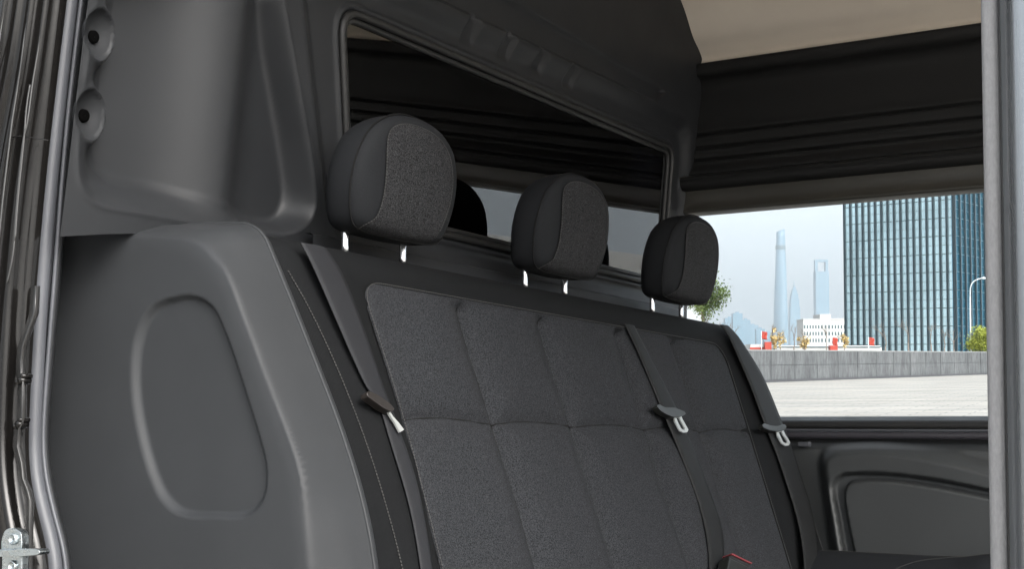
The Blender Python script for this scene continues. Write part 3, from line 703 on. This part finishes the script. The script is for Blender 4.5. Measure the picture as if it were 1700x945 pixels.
# button that stops the tongue, and the strap guide at the top of the middle belt
t = thing('belt_guide', (2.13, 1.17, .255), 'small black plastic guide where the middle belt leaves the top of the backrest', 'belt guide')
c = onP(1025, 515, np.array([0, 0, .262]), np.array([0, 0, 1.]))
mesh('guide_loop', *tube([c+np.array([dx, dy, .0]) for dx, dy in ((-.030, -.006), (-.034, .008), (0, .012), (.034, .008), (.030, -.006), (0, -.009))], .0025, 8, True), M['gasket'], t)
t = thing('belt_buckle', tuple(onP(1225, 940, PS+NS*.03, NS)), 'black belt buckle with a red release button at the foot of the backrest', 'belt buckle')
bevel(mesh('housing', *plate([(1212, 926), (1243, 941), (1236, 1000), (1198, 990)], .012, .034), M['bplast'], t, smooth=False), .003)
bevel(mesh('release_button', *plate([(1216, 920), (1250, 936), (1243, 943), (1210, 927)], .016, .030), M['gasket'], t, smooth=False), .002)
mesh('red_edge', *plate([(1216, 919.5), (1249, 935.5), (1247.5, 937), (1214.5, 921.5)], .014, .0325), M['red'], t, smooth=False)

# ================================================================ OUTSIDE (world axes: camera at the origin 1.35 m up, looking along +Y)
def bright(name, col, rough=.8, var=.1, scale=2.):
    m = mat(name, col, rough); c = np.array(col); ramp(m, noise(m, scale, 5), [(.3, tuple(c*(1-var))), (.7, tuple(c*(1+var)))]); return m
m = M['paving'] = mat('pale_paving', (0.2700, 0.2625, 0.2513), .8)
gco = N(m, 'ShaderNodeNewGeometry').outputs['Position']
br = N(m, 'ShaderNodeTexBrick'); br.inputs['Scale'].default_value = 1; br.inputs['Brick Width'].default_value = 1.2; br.inputs['Row Height'].default_value = .6; br.inputs['Mortar Size'].default_value = .022
mp = N(m, 'ShaderNodeMapping'); mp.inputs['Rotation'].default_value = (0, 0, R_(24)); L(m, gco, mp.inputs[0]); L(m, mp.outputs[0], br.inputs[0])
br.inputs['Color1'].default_value = (.335, .308, .268, 1); br.inputs['Color2'].default_value = (.36, .337, .30, 1); br.inputs['Mortar'].default_value = (.19, .18, .165, 1)
nf = noise(m, .35, 5, .6, vec=gco, stretch=(.5, 2.2, 1)); rr = ramp(m, nf, [(.40, (.60, .61, .63)), (.62, (1, 1, 1))], None)
mm = N(m, 'ShaderNodeMixRGB', blend_type='MULTIPLY'); mm.inputs[0].default_value = .75; L(m, br.outputs[0], mm.inputs[1]); L(m, rr.outputs[0], mm.inputs[2]); L(m, mm.outputs[0], m.node_tree.nodes['Principled BSDF'].inputs[0])
m = M['concrete'] = mat('weathered_concrete', (.28, .29, .30), .85)
gc = coords(m); a = noise(m, .9, 6, .65, vec=gc, stretch=(1, 1, .35)); b = noise(m, 6, 5, .7, vec=gc, stretch=(1, 1, .25))
mx = N(m, 'ShaderNodeMath', operation='MULTIPLY'); L(m, a, mx.inputs[0]); L(m, b, mx.inputs[1])
ramp(m, mx.outputs[0], [(.12, (0.0434, 0.0446, 0.0465)), (.26, (0.0930, 0.0961, 0.0980)), (.42, (0.1457, 0.1457, 0.1457))]); bump(m, b, .3, .02)
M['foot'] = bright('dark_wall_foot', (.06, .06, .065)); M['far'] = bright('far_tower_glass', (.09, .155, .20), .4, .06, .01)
M['white'] = bright('white_render', (.42, .415, .40), .7, .05, .3); M['redp'] = bright('red_paint', (.30, .035, .02), .5)
M['bark'] = bright('grey_bark', (.16, .13, .11), .9, .2, 8); M['polem'] = mat('pole_grey', (.55, .57, .58), .4, .3)
def leafm(name, c):
    m = mat(name, c, .6, spec=.3); c = np.array(c); gi = N(m, 'ShaderNodeNewGeometry'); ramp(m, gi.outputs['Random Per Island'], [(0, tuple(c*.55)), (.6, tuple(c)), (1, tuple(c*1.5))])
    m.node_tree.nodes['Principled BSDF'].inputs['Subsurface Weight'].default_value = 0; return m
M['leaf'] = leafm('green_leaves', (.085, .12, .035)); M['leafy'] = leafm('yellow_green_leaves', (.27, .30, .05)); M['leafo'] = leafm('ochre_leaves', (.42, .30, .12))
M['fin'] = mat('dark_facade_fin', (.022, .035, .042), .35, .3)
M['slab'] = mat('facade_joint', (.05, .08, .09), .5)
def facade(name, c, rough):
    m = mat(name, c, rough, .75); c = np.array(c); a = noise(m, .09, 4, .6, stretch=(1, 1, .5)); ramp(m, a, [(.3, tuple(c*.7)), (.7, tuple(c*1.15))])
    bump(m, noise(m, .3, 2), .04, 1.); return m
M['glassf'] = facade('sky_lit_facade_glass', (.60, .78, .83), .2); M['glassd'] = facade('blue_facade_glass', (.03, .16, .24), .2)  # pale front glass has the reflected sky light put into its colour

# paving (setting)
xs = np.concatenate([-np.geomspace(20000, 40, 12), np.linspace(-30, 60, 16), np.geomspace(80, 20000, 12)]); ysg = np.concatenate([-np.geomspace(16000, 60, 10), np.linspace(-40, 120, 30), np.geomspace(140, 16000, 16)])
U, V = np.meshgrid(xs, ysg, indexing='ij'); P = np.stack([U, V, 0*U], -1)
o = mesh('ground', P.reshape(-1, 3), grid_faces(*U.shape), M['paving'], None, smooth=False, van=False); o['kind'] = 'structure'

# retaining wall
A = W(1280, 635, 1.35*F/(635-592)); B = W(1640, 622, 1.35*F/(622-592)); dirw = (B-A)/np.linalg.norm(B-A); dirw[2] = 0; nw = np.array([dirw[1], -dirw[0], 0])
if nw[1] > 0: nw = -nw
t = thing('retaining_wall', tuple(A*[1, 1, 0]), 'long weathered concrete panel wall across the far side of the plaza', 'concrete wall', van=False)
Lw = np.linalg.norm(B-A); pn = Lw/12.6; parts = []; caps = []
def wbox(s0, s1, z0, z1, d0, d1):
    P = [A*[1, 1, 0]+dirw*s+nw*d+np.array([0, 0, z]) for s in (s0, s1) for d in (d0, d1) for z in (z0, z1)]
    return P, [(0, 1, 3, 2), (4, 6, 7, 5), (0, 4, 5, 1), (2, 3, 7, 6), (0, 2, 6, 4), (1, 5, 7, 3)]
for i in range(-14, 13):
    for z0, z1 in ((.13, .88), (.905, 1.63)): parts.append(wbox(i*pn+.045, (i+1)*pn-.045, z0, z1, random.uniform(.0, .02), -.3))
mesh('concrete_panels', *merge(parts), M['concrete'], t, smooth=False)
mesh('wall_core', *wbox(-14*pn, 13*pn, 0, 1.62, -.02, -.29), M['foot'], t, smooth=False)
mesh('coping', *wbox(-14*pn, 13*pn, 1.632, 1.70, .03, -.33), bright('coping_concrete', (0.2016, 0.2016, 0.1974)), t, smooth=False)
mesh('foot_strip', *wbox(-14*pn, 13*pn, 0, .12, .10, -.1), M['foot'], t, smooth=False)
t = thing('gate_pier', tuple((A+dirw*13.2*pn)*[1, 1, 0]), 'dark pier at the right end of the concrete wall', 'pier', van=False)
mesh('pier_block', *wbox(13*pn+.02, 13*pn+1.5, 0, 1.68, .15, -.4), M['foot'], t, smooth=False)
t = thing('stone_wall', tuple((A+dirw*15*pn)*[1, 1, 0]), 'blue grey stone wall section beyond the dark pier, below the round bush', 'wall', van=False)
for i in range(14):
    mesh('stone_panel', *wbox(13*pn+1.55+i*pn*1.3, 13*pn+1.5+(i+1)*pn*1.3, .1, 1.62, .05, -.3), bright('blue_grey_stone', (.20, .25, .27), .4, .25, .8), t, smooth=False)

# office block
t = thing('office_block', tuple(W(1495, 592, 310)*[1, 1, 0]), 'tall glass office block with dark vertical fins rising behind the plaza wall', 'office building', van=False)
c1 = W(1405, 592, 318); c2 = W(1587, 592, 300); c3 = W(1735, 592, 352); H = 92.
def face(p, q, nb, mg, finw, name):
    p = p*[1, 1, 0]; q = q*[1, 1, 0]; d = (q-p); Ld = np.linalg.norm(d); d = d/Ld; nrm = np.array([d[1], -d[0], 0]); nrm = nrm*(-1 if nrm[1] > 0 else 1)
    def bx_(s0, s1, z0, z1, d0, d1):
        P = [p+d*s+nrm*e+np.array([0, 0, z]) for s in (s0, s1) for e in (d0, d1) for z in (z0, z1)]
        return P, [(0, 1, 3, 2), (4, 6, 7, 5), (0, 4, 5, 1), (2, 3, 7, 6), (0, 2, 6, 4), (1, 5, 7, 3)]
    st = Ld/nb
    g = [bx_(i*st, (i+1)*st, k*3.9, k*3.9+3.9, random.uniform(0, .02), -.5) for i in range(nb) for k in range(int(H/3.9))]
    mesh(name+'_glazing', *merge(g), mg, t, smooth=False, van=False)
    mesh('fins', *merge([bx_(i*st-finw/2, i*st+finw/2, 0, H, .38, -.2) for i in range(nb+1)]), M['fin'], t, smooth=False)
    mesh('floor_joints', *merge([bx_(0, Ld, k*1.95, k*1.95+(.08 if k % 2 else .16), .05, -.2) for k in range(int(H/1.95))]), M['slab'], t, smooth=False)
face(c1, c2, 17, M['glassf'], .42, 'pale')  # front face takes the lit, paler copy of the glass
face(c2, c3, 20, M['glassd'], .40, 'blue')
b1 = c1+np.array([20, 60, 0]); b2 = c3+np.array([0, 40, 0])
mesh('rear_walls', *extrude([tuple(p[:2]) for p in (c1*[1, 1, 0]+[0, .8, 0], b1, b2, c3*[1, 1, 0]+[-.5, .5, 0], c2*[1, 1, 0]+[0, 1.2, 0])], 0, H-.5), M['fin'], t, smooth=False)

# far towers
def tw(px, D): p = W(px, 592, D); return p[0], p[1]
S7 = 7300/F
x, y = tw(1297.5, 7300)
t = thing('far_tower', (x, y, 0), 'tallest hazy tower, round and tapering, on the skyline left of the office block', 'skyscraper', van=False)
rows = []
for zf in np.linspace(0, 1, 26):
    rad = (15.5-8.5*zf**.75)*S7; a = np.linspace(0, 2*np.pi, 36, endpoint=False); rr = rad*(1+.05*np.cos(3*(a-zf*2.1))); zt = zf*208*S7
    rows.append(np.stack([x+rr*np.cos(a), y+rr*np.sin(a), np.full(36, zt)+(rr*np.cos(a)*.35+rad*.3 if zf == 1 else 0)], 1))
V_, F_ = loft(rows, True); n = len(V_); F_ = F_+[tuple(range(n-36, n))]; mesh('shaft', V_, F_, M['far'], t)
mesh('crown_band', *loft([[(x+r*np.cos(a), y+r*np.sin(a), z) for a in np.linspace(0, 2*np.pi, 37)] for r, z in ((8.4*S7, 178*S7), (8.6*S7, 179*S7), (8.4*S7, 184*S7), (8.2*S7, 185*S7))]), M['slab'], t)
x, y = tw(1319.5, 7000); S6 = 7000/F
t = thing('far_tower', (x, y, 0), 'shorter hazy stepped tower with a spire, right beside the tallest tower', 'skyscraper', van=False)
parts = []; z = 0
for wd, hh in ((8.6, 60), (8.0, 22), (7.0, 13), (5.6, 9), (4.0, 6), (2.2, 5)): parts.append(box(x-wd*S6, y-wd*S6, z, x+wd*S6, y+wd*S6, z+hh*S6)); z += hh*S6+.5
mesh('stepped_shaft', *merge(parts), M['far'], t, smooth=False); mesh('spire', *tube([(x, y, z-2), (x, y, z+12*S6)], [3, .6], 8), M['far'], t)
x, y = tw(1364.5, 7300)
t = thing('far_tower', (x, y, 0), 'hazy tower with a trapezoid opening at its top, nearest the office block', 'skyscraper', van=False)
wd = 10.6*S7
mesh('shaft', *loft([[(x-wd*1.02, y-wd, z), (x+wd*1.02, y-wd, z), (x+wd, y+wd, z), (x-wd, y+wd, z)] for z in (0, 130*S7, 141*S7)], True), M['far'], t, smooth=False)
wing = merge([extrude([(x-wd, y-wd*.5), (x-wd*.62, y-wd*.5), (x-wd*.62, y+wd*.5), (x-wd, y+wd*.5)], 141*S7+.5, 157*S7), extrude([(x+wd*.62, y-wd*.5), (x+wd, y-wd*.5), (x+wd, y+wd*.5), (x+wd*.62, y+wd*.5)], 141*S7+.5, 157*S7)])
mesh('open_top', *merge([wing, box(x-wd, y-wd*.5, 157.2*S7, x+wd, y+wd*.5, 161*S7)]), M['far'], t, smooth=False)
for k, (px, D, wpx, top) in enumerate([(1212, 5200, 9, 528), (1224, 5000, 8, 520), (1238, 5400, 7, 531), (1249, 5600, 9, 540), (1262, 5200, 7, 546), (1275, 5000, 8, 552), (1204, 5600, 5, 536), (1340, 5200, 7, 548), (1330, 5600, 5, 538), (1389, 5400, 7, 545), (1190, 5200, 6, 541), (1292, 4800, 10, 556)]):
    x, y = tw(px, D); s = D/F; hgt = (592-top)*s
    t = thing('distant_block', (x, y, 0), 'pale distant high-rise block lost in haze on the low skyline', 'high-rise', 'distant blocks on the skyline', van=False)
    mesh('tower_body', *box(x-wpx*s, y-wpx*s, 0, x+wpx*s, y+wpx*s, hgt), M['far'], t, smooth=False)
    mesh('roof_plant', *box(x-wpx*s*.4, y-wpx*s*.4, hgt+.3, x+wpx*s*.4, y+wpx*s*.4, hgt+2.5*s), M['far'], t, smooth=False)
# white building
D = 620; s = D/F
t = thing('white_building', tuple(W(1368, 592, D)*[1, 1, 0]), 'low white building with rows of small windows left of the glass office block', 'building', van=False)
def fx(px): return W(px, 592, D)[0]
blocks = [(1334, 1362, 532), (1362, 1380, 524), (1380, 1410, 531)]
for a, b, top in blocks:
    mesh('wing', *box(fx(a)+.02, D, 0, fx(b)-.02, D+14, (592-top)*s+1.35), M['white'], t, smooth=False)
    nwn = max(2, int((b-a)/4.6)); ww = (fx(b)-fx(a))/nwn
    for fl_ in range(int((592-top)*s/3.1)+0):
        ps = []
        for i in range(nwn): ps.append(box(fx(a)+ww*(i+.25), D-.06, 1.6+fl_*3.0, fx(a)+ww*(i+.75), D+.2, 3.2+fl_*3.0))
        mesh('window_row', *merge(ps), M['slab'], t, smooth=False)
    mesh('parapet', *box(fx(a)-.1, D-.25, (592-top)*s+1.37, fx(b)+.1, D+14, (592-top)*s+1.9), M['white'], t, smooth=False)
# white roof, red and white kiosk, planters above the wall
D = 125; s = D/F
def bb(px0, py0, px1, py1, D, dep): 
    a = W(px0, py0, D); b = W(px1, py1, D); return box(a[0], D, b[2], b[0], D+dep, a[2])
t = thing('low_shed', tuple(W(1413, 592, D)*[1, 1, 0]), 'long low white structure showing just above the wall top', 'shed', van=False)
bevel(mesh('white_body', *bb(1285, 574, 1466, 640, D, 4), M['white'], t, smooth=False), .25)
mesh('eave', *bb(1283, 575.5, 1463, 577, D-.1, .08), M['slab'], t, smooth=False)
t = thing('kiosk', tuple(W(1262, 592, 118)*[1, 1, 0]), 'white kiosk with a red band above the left end of the wall', 'kiosk', van=False)
mesh('kiosk_body', *bb(1246, 572, 1279, 640, 118, 3), M['white'], t, smooth=False); mesh('red_band', *bb(1245, 577, 1280, 582, 117.9, .08), M['redp'], t, smooth=False)
mesh('red_box', *bb(1270, 568, 1281, 584, 117.2, .6), M['redp'], t, smooth=False)
for px, py, lb in ((1268, 556, 'red flag above the white kiosk at the left end of the wall'), (1385, 566, 'red flag standing before the white building'), (1446, 566, 'red flag against the foot of the glass office block')):
    t = thing('red_flag', tuple(W(px, 592, 112)*[1, 1, 0]), lb, 'flag', 'red flags behind the wall', van=False)
    a = W(px-4, py, 112); mesh('flag_pole', *tube([(a[0], 112, 0), (a[0], 112, W(px, py-6, 112)[2])], .03, 6), M['polem'], t)
    rows = [[(a[0]+.04+q*.42+.03*math.sin(k), 112+.06*math.sin(q*7+k*.8), a[2]+.28-k*.09-.08*q) for q in np.linspace(0, 1, 8)] for k in range(8)]
    o = mesh('flag_cloth', *loft(rows), M['redp'], t); sol = o.modifiers.new('s', 'SOLIDIFY'); sol.thickness = .01
t = thing('red_planter', tuple(W(1385, 592, 104)*[1, 1, 0]), 'red planter box on the wall top before the white building', 'planter', van=False)
bevel(mesh('planter_box', *bb(1378, 574, 1391, 584, 104, .6), M['redp'], t, smooth=False), .03)

# vegetation
def leaves(c, rad, n, size, clumps=26, seed=0):
    rg = np.random.RandomState(seed); c = np.array(c); rad = np.array(rad); cl = []
    for _ in range(clumps):
        d = rg.normal(size=3); d /= np.linalg.norm(d); cl.append(d*rg.uniform(.35, .95))
    V = []; Fc = []
    for i in range(n):
        k = cl[rg.randint(clumps)]; p = c+rad*(k+rg.normal(size=3)*.16)
        a = rg.normal(size=3); a /= np.linalg.norm(a); b = np.cross(a, rg.normal(size=3)); b /= np.linalg.norm(b); s_ = size*rg.uniform(.6, 1.3); j = len(V)
        V += [p-a*s_, p+b*s_*.5, p+a*s_, p-b*s_*.5]; Fc.append((j, j+1, j+2, j+3))
    return V, Fc
def twig(p, d, ln, r, depth, out, rg):
    q = p+d*ln; mid = p+d*ln*.5+rg.normal(size=3)*ln*.04; out.append(tube([p, mid, q], [r, r*.8, r*.6], 5))
    if depth <= 0: return
    for _ in range(3):
        e = d+rg.normal(size=3)*.42; e[2] = abs(e[2])*.8+.25; e /= np.linalg.norm(e); twig(p+d*ln*rg.uniform(.55, 1), e, ln*rg.uniform(.55, .75), r*.55, depth-1, out, rg)
def bare(px, D, top, seed, leafy=0):
    rg = np.random.RandomState(seed); p = W(px, 592, D)*[1, 1, 0]; H_ = W(px, top, D)[2]
    t = thing('bare_tree', tuple(p), None, 'tree', 'bare young trees behind the wall', van=False)
    out = []; mesh('trunk', *tube([p, p+[.03, 0, H_*.3], p+[0, 0, H_*.55]], [.09, .07, .05], 7), M['bark'], t)
    twig(p+np.array([0, 0, H_*.5]), np.array([0, 0, 1.]), H_*.26, .045, 3, out, rg); mesh('branches', *merge(out), M['bark'], t)
    if leafy: mesh('leaf_tuft', *leaves(p+np.array([0, 0, H_*.72]), (.5, .5, H_*.22), 260, .10, 12, seed), M['leafo'], t)
    return t
for k, (px, top, lf) in enumerate([(1198, 528, 0), (1216, 538, 0), (1285, 540, 1), (1296, 548, 1), (1318, 538, 0), (1336, 545, 1), (1372, 540, 0), (1402, 548, 1), (1470, 538, 0), (1508, 528, 0), (1546, 534, 0), (1568, 545, 0), (1584, 548, 0)]):
    t = bare(px, 108+(k % 4)*5, top, k+3, lf)
    t['label'] = ('thin young tree with a few ochre leaves standing behind the plaza wall' if lf else 'thin bare young tree standing behind the plaza wall')
def bush(name, label, px, py, wpx, hpx, D, mt, n, size, seed, trunk=True):
    c = W(px, py, D); s = D/F; t = thing(name, (c[0], c[1], 0), label, 'tree' if trunk else 'bush', van=False)
    mesh('crown' if trunk else 'foliage', *leaves(c, (wpx*s, wpx*s, hpx*s), n, size, 30, seed), mt, t)
    out = [tube([(c[0], c[1], 0), (c[0]+.05, c[1], c[2]*.5), (c[0], c[1], c[2])], [.12, .10, .05], 8)]; rg = np.random.RandomState(seed)
    for _ in range(9):
        d = rg.normal(size=3); d[2] = abs(d[2])+.3; d /= np.linalg.norm(d); z0 = c[2]*rg.uniform(.55, .9) if trunk else .3
        out.append(tube([(c[0], c[1], z0), c*[1, 1, 0]+[0, 0, z0]+d*wpx*s*.8], [.05, .015], 5))
    mesh('trunk' if trunk else 'stems', *merge(out), M['bark'], t)
bush('leafy_tree', 'green leafy tree partly hidden behind the farthest headrest', 1166, 492, 42, 40, 78, M['leaf'], 5200, .075, 5)
bush('round_bush', 'round yellow green bush at the foot of the street lamp', 1628, 566, 28, 22, 112, M['leafy'], 4200, .09, 9, False)
# street lamp
D = 116
t = thing('street_lamp', tuple(W(1611, 592, D)*[1, 1, 0]), 'pale street lamp with a curved arm in front of the office block', 'street lamp', van=False)
p = lambda a, b: W(a, b, D)
mesh('pole', *tube([p(1611, 592)*[1, 1, 0], p(1611, 540), p(1610.5, 492)], [.075, .06, .05], 10), M['polem'], t)
mesh('arm', *tube([p(*q) for q in spline([(1610.5, 492), (1611, 478), (1615, 469), (1623, 464), (1632, 462)], 5)], .045, 8), M['polem'], t)
a = p(1634, 462.5); mesh('lamp_head', *tube([a+[-.30, 0, 0], a+[-.1, 0, .02], a+[.25, 0, 0]], [.05, .11, .06], 10), M['polem'], t)

# haze
hm = bpy.data.materials.new('haze_air'); hm.use_nodes = True; tr_ = hm.node_tree; tr_.nodes.remove(tr_.nodes['Principled BSDF'])
pv = tr_.nodes.new('ShaderNodeVolumePrincipled'); pv.inputs['Color'].default_value = (.92, .965, 1, 1); pv.inputs['Density'].default_value = .00006; pv.inputs['Anisotropy'].default_value = .1
tr_.links.new(pv.outputs[0], tr_.nodes['Material Output'].inputs['Volume'])
o = mesh('haze', *box(-9000, -9000, -1.2, 9000, 9000, 900), hm, None, smooth=False, van=False); o['kind'] = 'stuff'

# clean up helper data
for o in COL.objects:
    if '_b' in o: del o['_b']
    if o.parent is None and o.type == 'MESH' and 'category' not in o and 'kind' not in o: o['kind'] = 'structure'
